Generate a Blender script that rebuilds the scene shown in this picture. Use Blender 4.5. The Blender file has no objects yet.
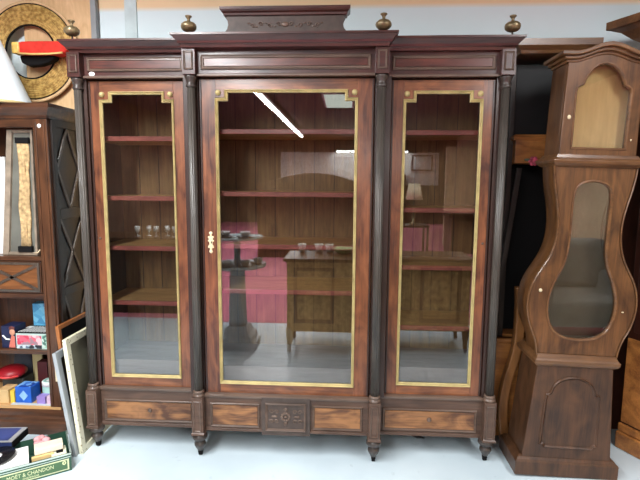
import bpy, bmesh, math, random
from mathutils import Vector, Matrix
random.seed(7)
PI = math.pi
COL = bpy.context.scene.collection
SC = bpy.context.scene

# ------------------------------------------------------------------ materials
def lin(c):
    return tuple(((v/255)/12.92 if v/255 <= .04045 else ((v/255+.055)/1.055)**2.4) for v in c) + (1.,)

class NT:
    def __init__(s, name):
        s.m = bpy.data.materials.new(name); s.m.use_nodes = True
        s.t = s.m.node_tree; s.t.nodes.clear()
        s.out = s.n('ShaderNodeOutputMaterial')
    def n(s, k, **kw):
        x = s.t.nodes.new(k)
        for a, b in kw.items(): setattr(x, a, b)
        return x
    def l(s, a, b): s.t.links.new(a, b)

def principled(nt, rough, spec=.5, metal=0., coat=0., coat_rough=.1):
    b = nt.n('ShaderNodeBsdfPrincipled')
    b.inputs['Roughness'].default_value = rough
    b.inputs['Specular IOR Level'].default_value = spec
    b.inputs['Metallic'].default_value = metal
    b.inputs['Coat Weight'].default_value = coat
    b.inputs['Coat Roughness'].default_value = coat_rough
    nt.l(b.outputs[0], nt.out.inputs[0])
    return b

def plain(name, c, rough=.5, spec=.5, metal=0., coat=0., vary=.12, scale=9., bump=0.):
    nt = NT(name); b = principled(nt, rough, spec, metal, coat)
    tc = nt.n('ShaderNodeTexCoord'); no = nt.n('ShaderNodeTexNoise')
    no.inputs['Scale'].default_value = scale; no.inputs['Detail'].default_value = 4
    nt.l(tc.outputs['Object'], no.inputs['Vector'])
    r = nt.n('ShaderNodeValToRGB'); c4 = lin(c)
    r.color_ramp.elements[0].position = .3; r.color_ramp.elements[1].position = .7
    r.color_ramp.elements[0].color = tuple(v*(1-vary) for v in c4[:3]) + (1,)
    r.color_ramp.elements[1].color = tuple(min(1, v*(1+vary)) for v in c4[:3]) + (1,)
    nt.l(no.outputs[0], r.inputs[0]); nt.l(r.outputs[0], b.inputs['Base Color'])
    if bump:
        bp = nt.n('ShaderNodeBump'); bp.inputs['Strength'].default_value = bump; bp.inputs['Distance'].default_value = .01
        nt.l(no.outputs[0], bp.inputs['Height']); nt.l(bp.outputs[0], b.inputs['Normal'])
    return nt.m

def wood(name, light, dark, grain='z', rough=.38, coat=.25, scale=1., contrast=1., figure=.5, coat_rough=.18, spec=.4, k=.5):
    lk = lambda c: tuple(v*k for v in lin(c)[:3]) + (1.,)
    nt = NT(name); b = principled(nt, rough, spec, 0, coat, coat_rough)
    tc = nt.n('ShaderNodeTexCoord')
    def grainmap(along, across):
        mp = nt.n('ShaderNodeMapping')
        s = {'x': (along, across, across), 'y': (across, along, across), 'z': (across, across, along)}[grain]
        mp.inputs['Scale'].default_value = tuple(v*scale for v in s)
        nt.l(tc.outputs['Object'], mp.inputs[0]); return mp
    m1 = grainmap(1.6, 16); n1 = nt.n('ShaderNodeTexNoise'); n1.inputs['Scale'].default_value = 1.6
    n1.inputs['Detail'].default_value = 6; n1.inputs['Roughness'].default_value = .6; n1.inputs['Distortion'].default_value = 1.0
    nt.l(m1.outputs[0], n1.inputs['Vector'])
    m2 = grainmap(3., 7.); n2 = nt.n('ShaderNodeTexNoise'); n2.inputs['Scale'].default_value = 1.2
    n2.inputs['Detail'].default_value = 3; n2.inputs['Distortion'].default_value = 1.6
    nt.l(m2.outputs[0], n2.inputs['Vector'])
    m3 = grainmap(5, 150); n3 = nt.n('ShaderNodeTexNoise'); n3.inputs['Scale'].default_value = 1.
    n3.inputs['Detail'].default_value = 2
    nt.l(m3.outputs[0], n3.inputs['Vector'])
    mx = nt.n('ShaderNodeMix'); mx.data_type = 'FLOAT'; mx.inputs[0].default_value = figure
    nt.l(n1.outputs[0], mx.inputs[2]); nt.l(n2.outputs[0], mx.inputs[3])
    ad = nt.n('ShaderNodeMath', operation='MULTIPLY_ADD'); ad.inputs[1].default_value = .25
    nt.l(n3.outputs[0], ad.inputs[0]); nt.l(mx.outputs[0], ad.inputs[2])
    r = nt.n('ShaderNodeValToRGB')
    h = .16/contrast
    r.color_ramp.elements[0].position = .62-h; r.color_ramp.elements[1].position = .62+h
    r.color_ramp.elements[0].color = lk(dark); r.color_ramp.elements[1].color = lk(light)
    nt.l(ad.outputs[0], r.inputs[0]); nt.l(r.outputs[0], b.inputs['Base Color'])
    bp = nt.n('ShaderNodeBump'); bp.inputs['Strength'].default_value = .12; bp.inputs['Distance'].default_value = .004
    nt.l(ad.outputs[0], bp.inputs['Height']); nt.l(bp.outputs[0], b.inputs['Normal'])
    return nt.m

def glass_mat(name, gain=2.0, tint=(1, 1, 1)):
    nt = NT(name)
    tr = nt.n('ShaderNodeBsdfTransparent'); tr.inputs[0].default_value = tint + (1,)
    gl = nt.n('ShaderNodeBsdfGlossy'); gl.inputs['Roughness'].default_value = .006
    fr = nt.n('ShaderNodeFresnel'); fr.inputs[0].default_value = 1.5
    mu = nt.n('ShaderNodeMath', operation='MULTIPLY'); mu.inputs[1].default_value = gain; mu.use_clamp = True
    mx = nt.n('ShaderNodeMixShader')
    nt.l(fr.outputs[0], mu.inputs[0]); nt.l(mu.outputs[0], mx.inputs[0])
    nt.l(tr.outputs[0], mx.inputs[1]); nt.l(gl.outputs[0], mx.inputs[2]); nt.l(mx.outputs[0], nt.out.inputs[0])
    return nt.m

def emit_mat(name, c, s):
    nt = NT(name); e = nt.n('ShaderNodeEmission'); e.inputs[0].default_value = lin(c); e.inputs[1].default_value = s
    nt.l(e.outputs[0], nt.out.inputs[0]); return nt.m

M = {}
M['mahog'] = wood('mahogany_vertical', (160, 98, 64), (82, 44, 32), 'z', .34, .35, 1., 1.15, .6, k=.66)
M['mahogx'] = wood('mahogany_horizontal', (170, 106, 66), (88, 48, 32), 'x', .34, .35, 1., 1.15, .6, k=.68)
M['burl'] = wood('burr_walnut_panel', (176, 122, 76), (92, 56, 36), 'x', .4, .2, 1.3, 1.3, .75, k=.72)
M['frieze'] = wood('dark_rosewood', (104, 58, 50), (56, 32, 30), 'x', .34, .3, 1., .9, .4, k=.6)
M['friezep'] = wood('red_rosewood_panel', (122, 64, 52), (62, 34, 29), 'x', .32, .35, 1., 1., .5, k=.65)
M['dark'] = wood('dark_rosewood_upright', (84, 56, 46), (54, 35, 30), 'z', .4, .25, 1., .8, .4)
M['bead'] = wood('worn_grey_brown_moulding', (122, 100, 86), (80, 62, 52), 'x', .38, .2, 1., .8, .4, k=.85)
M['basew'] = wood('dusty_brown_plinth', (116, 88, 72), (76, 56, 46), 'x', .46, .1, 1., .9, .4, k=.72)
M['ebony'] = wood('ebonised_column', (84, 77, 70), (46, 42, 39), 'z', .38, .15, 1., .7, .3, k=1.)
M['ebonyd'] = plain('ebonised_turning', (60, 52, 48), .36, .5, 0, .2)
M['carved'] = plain('carved_dark_oak', (70, 58, 52), .5, .4, 0, 0, .25, 30)
M['gilt'] = plain('gilt_moulding', (182, 164, 112), .5, .5, .1, 0, .22, 14)
M['bronze'] = plain('antique_bronze', (128, 112, 82), .36, .5, .45, 0, .35, 40)
M['ivory'] = plain('bone_inlay', (214, 196, 160), .45)
M['white'] = plain('white_paper', (232, 232, 228), .6, .3)
M['inside'] = wood('interior_tan', (204, 164, 112), (166, 124, 80), 'x', .5, 0, 1., .8, .4, k=1.15)
M['insideb'] = wood('interior_back_boards', (150, 116, 72), (104, 76, 46), 'z', .6, 0, 1., .9, .35, k=.85)
M['insided'] = wood('interior_side', (92, 64, 44), (62, 42, 30), 'z', .6, 0, k=.75)
M['shelfedge'] = wood('shelf_front_red', (168, 92, 82), (126, 64, 58), 'x', .4, .2, k=1.)
M['dustwood'] = wood('dusty_grey_board', (168, 154, 152), (138, 124, 124), 'x', .6, 0, k=.9)
M['glass'] = glass_mat('old_glass', 2.5, (.97, .98, .97))
M['glassclock'] = glass_mat('clock_glass', 2.3, (.95, .95, .93))
M['oak'] = wood('clock_oak', (150, 100, 58), (86, 54, 30), 'z', .36, .25, 1., 1.1, .6, k=.5)
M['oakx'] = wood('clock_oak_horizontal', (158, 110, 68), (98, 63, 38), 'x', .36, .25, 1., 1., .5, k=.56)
M['oakd'] = wood('clock_oak_base', (122, 82, 54), (70, 46, 31), 'z', .42, .2, 1., 1.1, .7, k=.5)
M['creamrefl'] = wood('painted_cream_reflection', (236, 204, 140), (214, 180, 120), 'z', .6, 0, k=1.)  # pale tan carries the cream wall's reflection in the hood glass
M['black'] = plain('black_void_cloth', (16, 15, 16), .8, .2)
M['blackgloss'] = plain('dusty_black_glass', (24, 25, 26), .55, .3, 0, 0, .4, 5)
M['shelfw'] = wood('dark_bookcase', (122, 78, 50), (66, 42, 29), 'z', .36, .25, 1., 1.1, .5, k=.6)
M['shelfwx'] = wood('dark_bookcase_horizontal', (116, 74, 48), (64, 41, 29), 'x', .36, .25, 1., 1.1, .5, k=.6)
M['shelfb'] = wood('bookcase_side_black', (60, 44, 36), (30, 24, 20), 'z', .42, .12, k=.4)
M['drawerp'] = wood('bookcase_drawer_panel', (156, 98, 54), (96, 58, 34), 'x', .36, .25, k=.72)
M['lattice'] = wood('bookcase_lattice', (120, 106, 94), (80, 66, 56), 'y', .36, .3, k=.5)
M['pine'] = wood('orange_pine', (190, 126, 66), (128, 78, 40), 'x', .42, .2, 1., 1.1, .7, k=.92)
M['pinez'] = wood('orange_pine_upright', (164, 110, 62), (112, 72, 38), 'z', .42, .2, k=.7)
M['redwood'] = wood('red_brown_board', (104, 56, 40), (70, 36, 27), 'z', .42, .2)
M['ply'] = wood('chipboard', (232, 196, 150), (206, 168, 122), 'z', .7, 0, 2., .8, .6, k=.92)
M['greyedge'] = plain('grey_edge', (140, 144, 146), .6)
M['darkboard'] = wood('dark_plank', (70, 52, 40), (42, 32, 27), 'z', .5, .1)

# ------------------------------------------------------------------ mesh builder
ORG = Vector((0, 0, 0))
class MB:
    def __init__(s): s.v = []; s.f = []; s.sm = []
    def add(s, vs, fs, smooth=False):
        o = len(s.v); s.v += [tuple(p) for p in vs]
        for f in fs: s.f.append(tuple(i+o for i in f)); s.sm.append(smooth)
        return s
    def box(s, x0, x1, y0, y1, z0, z1):
        vs = [(x, y, z) for z in (z0, z1) for y in (y0, y1) for x in (x0, x1)]
        return s.add(vs, [(0, 2, 3, 1), (4, 5, 7, 6), (0, 1, 5, 4), (2, 6, 7, 3), (0, 4, 6, 2), (1, 3, 7, 5)])
    def obox(s, c, ax, ay, hz):     # oriented box: half vectors ax, ay and half height vector hz
        c = Vector(c); ax = Vector(ax); ay = Vector(ay); hz = Vector(hz)
        vs = [c+a*ax+b*ay+d*hz for d in (-1, 1) for b in (-1, 1) for a in (-1, 1)]
        return s.add(vs, [(0, 2, 3, 1), (4, 5, 7, 6), (0, 1, 5, 4), (2, 6, 7, 3), (0, 4, 6, 2), (1, 3, 7, 5)])
    def frustum(s, a, b):           # a, b: (x0,x1,y0,y1,z)
        vs = [(x, y, r[4]) for r in (a, b) for y in (r[2], r[3]) for x in (r[0], r[1])]
        return s.add(vs, [(0, 2, 3, 1), (4, 5, 7, 6), (0, 1, 5, 4), (2, 6, 7, 3), (0, 4, 6, 2), (1, 3, 7, 5)])
    def prism(s, pts, y0, y1, smooth=False, plane='xz'):
        n = len(pts)
        def P(a, b, d): return (a, d, b) if plane == 'xz' else ((d, a, b) if plane == 'yz' else (a, b, d))
        vs = [P(a, b, y0) for a, b in pts] + [P(a, b, y1) for a, b in pts]
        s.add(vs, [tuple(range(n)), tuple(range(2*n-1, n-1, -1))])
        return s.add(vs, [(i, n+i, n+(i+1) % n, (i+1) % n) for i in range(n)], smooth)
    def holed(s, outer, inner, y0, y1, smooth=False):   # plate in xz with a hole, same vertex walk direction
        bm = bmesh.new()
        vo = [bm.verts.new((a, y0, b)) for a, b in outer]; vi = [bm.verts.new((a, y0, b)) for a, b in inner]
        es = [bm.edges.new((L[i], L[(i+1) % len(L)])) for L in (vo, vi) for i in range(len(L))]
        bmesh.ops.triangle_fill(bm, use_beauty=True, use_dissolve=False, edges=es)
        bm.verts.index_update()
        tri = [tuple(v.index for v in f.verts) for f in bm.faces]
        pts = [tuple(v.co) for v in bm.verts]; bm.free()
        s.add(pts, tri); s.add([(a, y1, b) for a, _, b in pts], [t[::-1] for t in tri])
        for L in (outer, inner):
            n = len(L); vs = [(a, y0, b) for a, b in L] + [(a, y1, b) for a, b in L]
            s.add(vs, [(i, n+i, n+(i+1) % n, (i+1) % n) for i in range(n)], smooth)
        return s
    def loftrect(s, x0, x1, y0, y1, prof, back=False):  # prof: (outset, z)
        vs = []
        for o, z in prof:
            yb = y1 + (o if back else 0)
            vs += [(x0-o, y0-o, z), (x1+o, y0-o, z), (x1+o, yb, z), (x0-o, yb, z)]
        fs = [(3, 2, 1, 0), tuple(4*(len(prof)-1)+i for i in range(4))]
        for k in range(len(prof)-1):
            for i in range(4): fs.append((4*k+i, 4*k+(i+1) % 4, 4*k+4+(i+1) % 4, 4*k+4+i))
        return s.add(vs, fs)
    def moulding(s, poly, prof, plane='xz'):  # closed poly (counter-clockwise), prof: (inset, depth) closed loop
        n = len(poly); rings = []
        for i in range(n):
            p0, p1, p2 = (Vector(poly[(i+k-1) % n]) for k in range(3))
            d1 = (p1-p0).normalized(); d2 = (p2-p1).normalized()
            n1 = Vector((-d1.y, d1.x)); n2 = Vector((-d2.y, d2.x))
            b = n1+n2; b = b/max(1e-6, b.dot(n1)) if b.length > 1e-6 else n1
            ring = []
            for ins, d in prof:
                q = p1+b*ins
                ring.append((q.x, d, q.y) if plane == 'xz' else (d, q.x, q.y))
            rings.append(ring)
        k = len(prof); vs = [p for r in rings for p in r]; fs = []
        for i in range(n):
            j = (i+1) % n
            for a in range(k): fs.append((i*k+a, j*k+a, j*k+(a+1) % k, i*k+(a+1) % k))
        return s.add(vs, fs)
    def lathe(s, prof, c, axis='z', seg=24, smooth=True, ring=None, caps=True):
        c = Vector(c); vs = []; n = len(prof)
        for r, h in prof:
            for i in range(seg):
                a = 2*PI*i/seg; rr = r*(ring(a) if ring else 1)
                p = (rr*math.cos(a), rr*math.sin(a), h)
                if axis == 'y': p = (p[0], -p[2], p[1])
                elif axis == 'x': p = (p[2], p[0], p[1])
                vs.append(c+Vector(p))
        fs = [(k*seg+i, k*seg+(i+1) % seg, (k+1)*seg+(i+1) % seg, (k+1)*seg+i) for k in range(n-1) for i in range(seg)]
        s.add(vs, fs, smooth)
        if not caps or prof[0] == prof[-1]: return s
        return s.add(vs, [tuple(range(seg-1, -1, -1)), tuple((n-1)*seg+i for i in range(seg))])
    def tube(s, path, r, seg=8, closed=False):
        P = [Vector(p) for p in path]; n = len(P); vs = []
        rr = r if isinstance(r, (list, tuple)) else [r]*n
        up = None
        for i in range(n):
            t = (P[(i+1) % n]-P[i-1]) if closed else (P[min(i+1, n-1)]-P[max(i-1, 0)])
            t.normalize()
            if up is None or abs(up.dot(t)) > .98: up = Vector((0, 0, 1)) if abs(t.z) < .9 else Vector((1, 0, 0))
            a = (up-t*up.dot(t)).normalized(); b = t.cross(a); up = a
            vs += [P[i]+rr[i]*(math.cos(2*PI*k/seg)*a+math.sin(2*PI*k/seg)*b) for k in range(seg)]
        fs = [(i*seg+k, i*seg+(k+1) % seg, ((i+1) % n)*seg+(k+1) % seg, ((i+1) % n)*seg+k) for i in range(n if closed else n-1) for k in range(seg)]
        s.add(vs, fs, True)
        if not closed: s.add(vs, [tuple(range(seg-1, -1, -1)), tuple((n-1)*seg+k for k in range(seg))])
        return s
    def ball(s, c, rx, ry=None, rz=None, seg=16):
        ry = rx if ry is None else ry; rz = rx if rz is None else rz
        h = seg//2; prof = [(max(1e-4, math.sin(PI*i/h)), -math.cos(PI*i/h)) for i in range(h+1)]
        t = MB().lathe(prof, (0, 0, 0), 'z', seg)
        s.add([(c[0]+x*rx, c[1]+y*ry, c[2]+z*rz) for x, y, z in t.v], t.f, True)
        return s
    def build(s, name, mat, parent=None, bevel=0., seg=2, org=None):
        me = bpy.data.meshes.new(name)
        o = org if org is not None else ORG
        me.from_pydata([(x-o[0], y-o[1], z-o[2]) for x, y, z in s.v], [], s.f)
        for p, q in zip(me.polygons, s.sm): p.use_smooth = q
        bm = bmesh.new(); bm.from_mesh(me)
        bmesh.ops.remove_doubles(bm, verts=bm.verts, dist=1e-5)
        bmesh.ops.recalc_face_normals(bm, faces=bm.faces)
        bm.to_mesh(me); bm.free()
        me.materials.append(mat if not isinstance(mat, str) else M[mat])
        ob = bpy.data.objects.new(name, me); COL.objects.link(ob)
        if parent is not None: ob.parent = parent
        if bevel:
            b = ob.modifiers.new('bevel', 'BEVEL'); b.width = bevel; b.segments = seg; b.limit_method = 'ANGLE'; b.angle_limit = .6
            b.harden_normals = False
        return ob

def tag(o, label, cat, group=None, kind=None):
    if label: o['label'] = label
    if cat: o['category'] = cat
    if group: o['group'] = group
    if kind: o['kind'] = kind
    return o
def thing(name, loc, label, cat, group=None, rot=(0, 0, 0)):
    global ORG
    o = bpy.data.objects.new(name, None); COL.objects.link(o)
    o.location = loc; o.rotation_euler = rot; o.empty_display_size = .1
    ORG = Vector(loc) if rot == (0, 0, 0) else Vector((0, 0, 0))
    return tag(o, label, cat, group)
def endthing():
    global ORG
    ORG = Vector((0, 0, 0))
def single(mb, name, mat, label, cat, group=None, bevel=0., kind=None):
    """a one-mesh thing whose origin sits at its base"""
    xs = [p[0] for p in mb.v]; ys = [p[1] for p in mb.v]; zs = [p[2] for p in mb.v]
    org = Vector(((min(xs)+max(xs))/2, (min(ys)+max(ys))/2, min(zs)))
    o = mb.build(name, mat, None, bevel, 2, org); o.location = org
    return tag(o, label, cat, group, kind)
def struct(mb, name, mat, bevel=0.):
    o = mb.build(name, mat, None, bevel); o['kind'] = 'structure'; return o
def copy_tree(o, parent=None):
    c = o.copy(); COL.objects.link(c); c.parent = parent
    for ch in [q for q in COL.objects if q.parent == o]: copy_tree(ch, c)
    return c

# ------------------------------------------------------------------ camera
F = 480.; YAW, PITCH, ROLL = .0551, .1224, .0071
def camvec(u, v, w):
    """camera-space right u, down v, forward w to a world direction"""
    c, s = math.cos(ROLL), math.sin(ROLL); u, v = c*u+s*v, -s*u+c*v
    x, y, z = u, w, -v
    c, s = math.cos(PITCH), math.sin(PITCH); y, z = c*y+s*z, -s*y+c*z
    c, s = math.cos(YAW), math.sin(YAW); x, y = c*x-s*y, s*x+c*y
    return Vector((x, y, z))
cam = bpy.data.cameras.new('camera'); cam.sensor_width = 36; cam.lens = 36*F/640; cam.clip_start = .05; cam.clip_end = 60
co = bpy.data.objects.new('camera', cam); COL.objects.link(co)
R3 = Matrix((camvec(1, 0, 0), camvec(0, -1, 0), camvec(0, 0, -1))).transposed()
co.matrix_world = Matrix.Translation((.3182, -2.4835, 1.533)) @ R3.to_4x4()
SC.camera = co

# ------------------------------------------------------------------ room
def floor_mat():
    nt = NT('painted_white_floor'); b = principled(nt, .32, .5)
    tc = nt.n('ShaderNodeTexCoord'); n = nt.n('ShaderNodeTexNoise'); n.inputs['Scale'].default_value = 2.2; n.inputs['Detail'].default_value = 6
    nt.l(tc.outputs['Object'], n.inputs['Vector'])
    r = nt.n('ShaderNodeValToRGB'); r.color_ramp.elements[0].position = .3; r.color_ramp.elements[1].position = .75
    r.color_ramp.elements[0].color = lin((196, 212, 220)); r.color_ramp.elements[1].color = lin((212, 226, 232))
    nt.l(n.outputs[0], r.inputs[0])
    w = nt.n('ShaderNodeTexNoise'); w.inputs['Scale'].default_value = 13; w.inputs['Detail'].default_value = 8
    nt.l(tc.outputs['Object'], w.inputs['Vector'])
    r2 = nt.n('ShaderNodeValToRGB'); r2.color_ramp.elements[0].position = .28; r2.color_ramp.elements[1].position = .36
    r2.color_ramp.elements[0].color = (.72, .74, .74, 1); r2.color_ramp.elements[1].color = (1, 1, 1, 1)
    nt.l(w.outputs[0], r2.inputs[0])
    mx = nt.n('ShaderNodeMix'); mx.data_type = 'RGBA'; mx.blend_type = 'MULTIPLY'; mx.inputs[0].default_value = .6
    nt.l(r.outputs[0], mx.inputs[6]); nt.l(r2.outputs[0], mx.inputs[7]); nt.l(mx.outputs[2], b.inputs['Base Color'])
    return nt.m
def wall_mat():
    nt = NT('wall_paint'); b = principled(nt, .7, .2)
    tc = nt.n('ShaderNodeTexCoord'); sp = nt.n('ShaderNodeSeparateXYZ'); nt.l(tc.outputs['Object'], sp.inputs[0])
    n = nt.n('ShaderNodeTexNoise'); n.inputs['Scale'].default_value = 3; nt.l(tc.outputs['Object'], n.inputs['Vector'])
    r = nt.n('ShaderNodeValToRGB'); r.color_ramp.elements[0].color = lin((214, 230, 234)); r.color_ramp.elements[1].color = lin((224, 238, 242))
    nt.l(n.outputs[0], r.inputs[0])
    st = nt.n('ShaderNodeMapRange'); st.inputs[1].default_value = 2.56; st.inputs[2].default_value = 2.59; nt.l(sp.outputs[2], st.inputs[0])
    mx = nt.n('ShaderNodeMix'); mx.data_type = 'RGBA'; nt.l(st.outputs[0], mx.inputs[0]); nt.l(r.outputs[0], mx.inputs[6])
    mx.inputs[7].default_value = lin((236, 208, 168)); nt.l(mx.outputs[2], b.inputs['Base Color'])
    return nt.m
XL, XR, YN, YB, ZC = -4.2, 4.2, -15., .56, 3.1
struct(MB().box(XL, XR, YN, YB+.1, -.1, 0), 'floor', floor_mat())
struct(MB().box(XL, XR, YB, YB+.1, 0, ZC), 'wall_back', wall_mat())
struct(MB().box(-1.065, -.99, YB-.012, YB, 0, ZC), 'trim_1', plain('trim_paint', (196, 212, 214), .6, .3))
M['cream'] = plain('cream_wall', (214, 196, 160), .7, .2)
M['wallw'] = plain('white_wall', (214, 214, 208), .7, .2)
M['walld'] = plain('brown_wall', (98, 82, 66), .8, .2, 0, 0, .4, 1.5)
struct(MB().box(XL-.1, XL, YN, YB+.1, 0, ZC), 'wall_left', M['walld'])
struct(MB().box(XR, XR+.1, YN, YB+.1, 0, ZC), 'wall_right', M['cream'])
struct(MB().box(XL, XR, YN-.1, YN, 0, ZC), 'wall_front', M['walld'])
struct(MB().box(XL-.1, XR+.1, YN-.1, YB+.1, ZC, ZC+.1), 'ceiling', wood('ceiling_boards', (84, 82, 80), (62, 60, 60), 'y', .6, 0, k=1.))
struct(MB().box(XL, XR, YN, -2.46, 0, .004), 'floor_carpet', plain('crimson_carpet', (200, 116, 136), .95, .1, 0, 0, .1, 60))

# ------------------------------------------------------------------ lamps
M['tube'] = emit_mat('fluorescent_tube', (250, 252, 255), 7)
M['batten'] = plain('white_batten', (226, 228, 228), .5)
def batten(x, y0, y1, z, label, power, group=None):
    t = thing('ceiling_light', (x, (y0+y1)/2, z), label, 'lamp', group)
    MB().box(x-.05, x+.05, y0, y1, z+.02, z+.07).build('housing', 'batten', t, .006)
    for dx in (-.035, .035):
        MB().tube([(x+dx, y0+.02, z), (x+dx, y1-.02, z)], .013, 10).build('lamp_tube', 'tube', t)
    endthing()
    l = bpy.data.lights.new('tube_light', 'AREA'); l.shape = 'RECTANGLE'; l.size = .1; l.size_y = y1-y0; l.energy = power
    l.color = (.97, .99, 1.0)
    o = bpy.data.objects.new('tube_light', l); COL.objects.link(o); o.location = (0, 0, -.02); o.parent = t
LIGHT = 100
for k in range(8):
    y1 = -.75-1.55*k
    batten(-1.15, y1-1.5, y1, 2.95, 'white twin fluorescent batten on the ceiling, in the row reflected in the middle door', LIGHT, 'ceiling battens')
batten(2.0, -2.4, -.9, 2.95, 'added white twin fill batten on the ceiling, unseen, lighting the clock side', LIGHT*.5)  # added fill batten, out of sight, to lift the clock side
t = thing('ceiling_panel', (.15, -6.3, 2.95), 'square white ceiling light panel reflected at the top of the middle door', 'lamp')
MB().box(-.13, .43, -7.05, -5.55, 2.95, 3.0).build('housing', 'batten', t, .004)
MB().box(-.09, .39, -7.0, -5.6, 2.944, 2.951).build('diffuser', emit_mat('panel_diffuser', (236, 244, 232), 3), t)
endthing()
t = thing('wall_light', (1.2, YN+.08, 2.6), 'long white fluorescent tube on the far wall', 'lamp')
MB().box(-.1, 2.5, YN+.01, YN+.06, 2.57, 2.63).build('housing', 'batten', t, .004)
MB().tube([(-.08, YN+.09, 2.6), (2.48, YN+.09, 2.6)], .03, 10).build('lamp_tube', 'tube', t)
endthing()
l = bpy.data.lights.new('tube_light', 'AREA'); l.shape = 'RECTANGLE'; l.size = 2.5; l.size_y = .1; l.energy = 160; l.color = (.97, .99, 1.0)
o = bpy.data.objects.new('tube_light', l); COL.objects.link(o); o.parent = t; o.location = (0, .06, -.04)
struct(MB().box(-2.1, 3.6, YN, YN+.012, 1.4, 2.56), 'trim_3', M['wallw'])
W = bpy.data.worlds.new('world'); SC.world = W; W.use_nodes = True
W.node_tree.nodes['Background'].inputs[0].default_value = (.8, .9, 1, 1); W.node_tree.nodes['Background'].inputs[1].default_value = .3

# ------------------------------------------------------------------ the big display cabinet
cab = thing('display_cabinet', (0, .22, 0), 'large three-door glazed mahogany cabinet with gilt door mouldings and four dark columns', 'cabinet')
def panel_frame(x0, x1, z0, z1, y, w, name, mat, par, h=.01):
    return MB().moulding([(x0, z0), (x1, z0), (x1, z1), (x0, z1)],
        [(0, y+.004), (0, y-h*.6), (w*.25, y-h), (w*.5, y-h*.55), (w*.75, y-h*.6), (w, y), (w, y+.004)]).build(name, mat, par)
# carcass
c = MB()
for s in (-1, 1):
    c.box(*sorted((s*1.115, s*1.085)), .10, .46, .125, 2.185)
    c.box(*sorted((s*1.13, s*1.068)), .066, .12, .36, 2.06)
    c.box(*sorted((s*.456, s*.536)), .03, .10, .36, 2.06)
c.box(-1.115, 1.115, .10, .46, 2.06, 2.185)
c.build('carcass', 'dark', cab, .002)
MB().box(-1.085, 1.085, .45, .462, .36, 2.06).build('back_panel', 'insideb', cab)
b = MB()
for k in range(1, 18):
    x = -1.085+k*2.17/18
    if abs(abs(x)-.5) > .03: b.box(x-.002, x+.002, .447, .4505, .5, 2.05)
b.build('board_joint', 'insided', cab)
for s in (-1, 1):
    MB().box(*sorted((s*.486, s*.506)), .102, .45, .36, 2.06).build('divider', 'insided', cab)
    MB().box(*sorted((s*1.084, s*1.078)), .122, .45, .50, 2.06).build('inner_side', 'insided', cab)
# floors of the three compartments, with a rail in front
for x0, x1, y0 in ((-1.078, -.507, .125), (-.485, .485, .075), (.507, 1.078, .125)):
    MB().box(x0, x1, y0, .45, .482, .50).build('compartment_floor', 'dustwood', cab, .002)
    MB().box(x0, x1, y0+.004, y0+.02, .36, .482).build('rail', 'dustwood', cab)
# shelves
for x0, x1, y0, zs in ((-1.078, -.507, .135, (1.755, 1.43, 1.15, .835)), (-.485, .485, .09, (1.79, 1.46, 1.175, .925)), (.507, 1.078, .135, (1.79, 1.38, 1.066, .728))):
    for z in zs:
        sh = MB().box(x0, x1, y0, .45, z-.012, z+.012).build('shelf', 'inside', cab)
        e = MB().box(x0, x1, y0-.008, y0, z-.013, z+.013).build('shelf_edge', 'shelfedge', sh, .003)
# frieze
for s in (-1, 1):
    a, d = sorted((s*1.074, s*.52))
    fr = MB().box(a, d, .06, .10, 2.062, 2.185).build('frieze', 'frieze', cab, .001)
    panel_frame(a+.02, d-.02, 2.094, 2.165, .06, .016, 'frieze_moulding', 'bead', fr)
    MB().box(a+.036, d-.036, .056, .061, 2.11, 2.149).build('frieze_panel', 'friezep', fr)
    MB().box(a, d, .045, .07, 2.058, 2.072).build('bead', 'bead', fr, .004)
fr = MB().box(-.453, .453, .0, .10, 2.06, 2.185).build('frieze', 'frieze', cab, .001)
panel_frame(-.43, .43, 2.088, 2.16, .0, .018, 'frieze_moulding', 'bead', fr)
MB().box(-.412, .412, -.004, .001, 2.106, 2.142).build('frieze_panel', 'friezep', fr)
MB().box(-.453, .453, -.013, .01, 2.054, 2.068).build('bead', 'bead', fr, .004)
sl = MB().lathe([(.001, 0), (.014, 0), (.014, .0015), (.001, .0015)], (0, 0, 0), 'y', 16)
MB().add([(x*1.15-1.03, y+.058, z*.75+2.083) for x, y, z in sl.v], sl.f).build('price_sticker', 'white', cab)
# cornice in three runs, the middle one standing forward
CP = [(0, 2.183), (.006, 2.183), (.009, 2.196), (.014, 2.2), (.018, 2.2), (.022, 2.21), (.034, 2.222), (.043, 2.232), (.047, 2.233), (.047, 2.243)]
MB().loftrect(-1.124, -.48, .038, .46, CP).build('cornice', 'frieze', cab)
MB().loftrect(.48, 1.130, .038, .46, CP).build('cornice', 'frieze', cab)
MB().loftrect(-.507, .507, -.045, .46, [(o, z+.002) for o, z in CP]).build('cornice', 'frieze', cab)
# crest on the middle
half = [(.347, 2.245), (.344, 2.252), (.326, 2.257), (.306, 2.268), (.292, 2.285), (.287, 2.305), (.289, 2.322), (.297, 2.338), (.303, 2.35)]
crest = MB().prism([(x, z) for x, z in half]+[(-x, z) for x, z in half[::-1]], .0, .045).build('crest', 'carved', cab, .001)
MB().loftrect(-.297, .297, .0, .045, [(.004, 2.345), (.010, 2.347), (.012, 2.357), (.02, 2.363), (.026, 2.372), (.026, 2.384), (.012, 2.386)], True).build('crest_cap', 'frieze', crest)
sc_ = MB()
for s in (-1, 1):
    for k, x0 in enumerate((.03, .075, .12, .16)):
        pts = []
        for i in range(15):
            t = i/14*2.6*PI; r = .012*(1-i/18)
            pts.append((s*(x0+r*math.cos(t)), -.002, 2.302+(-1)**k*.004+r*math.sin(t)))
        sc_.tube(pts, .0022, 6)
        sc_.ball((s*(x0+.022), -.001, 2.302-(-1)**k*.008), .008, .003, .004, 8)
sc_.ball((0, -.001, 2.304), .02, .005, .013, 12)
sc_.build('carved_scroll', 'bead', crest)
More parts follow.
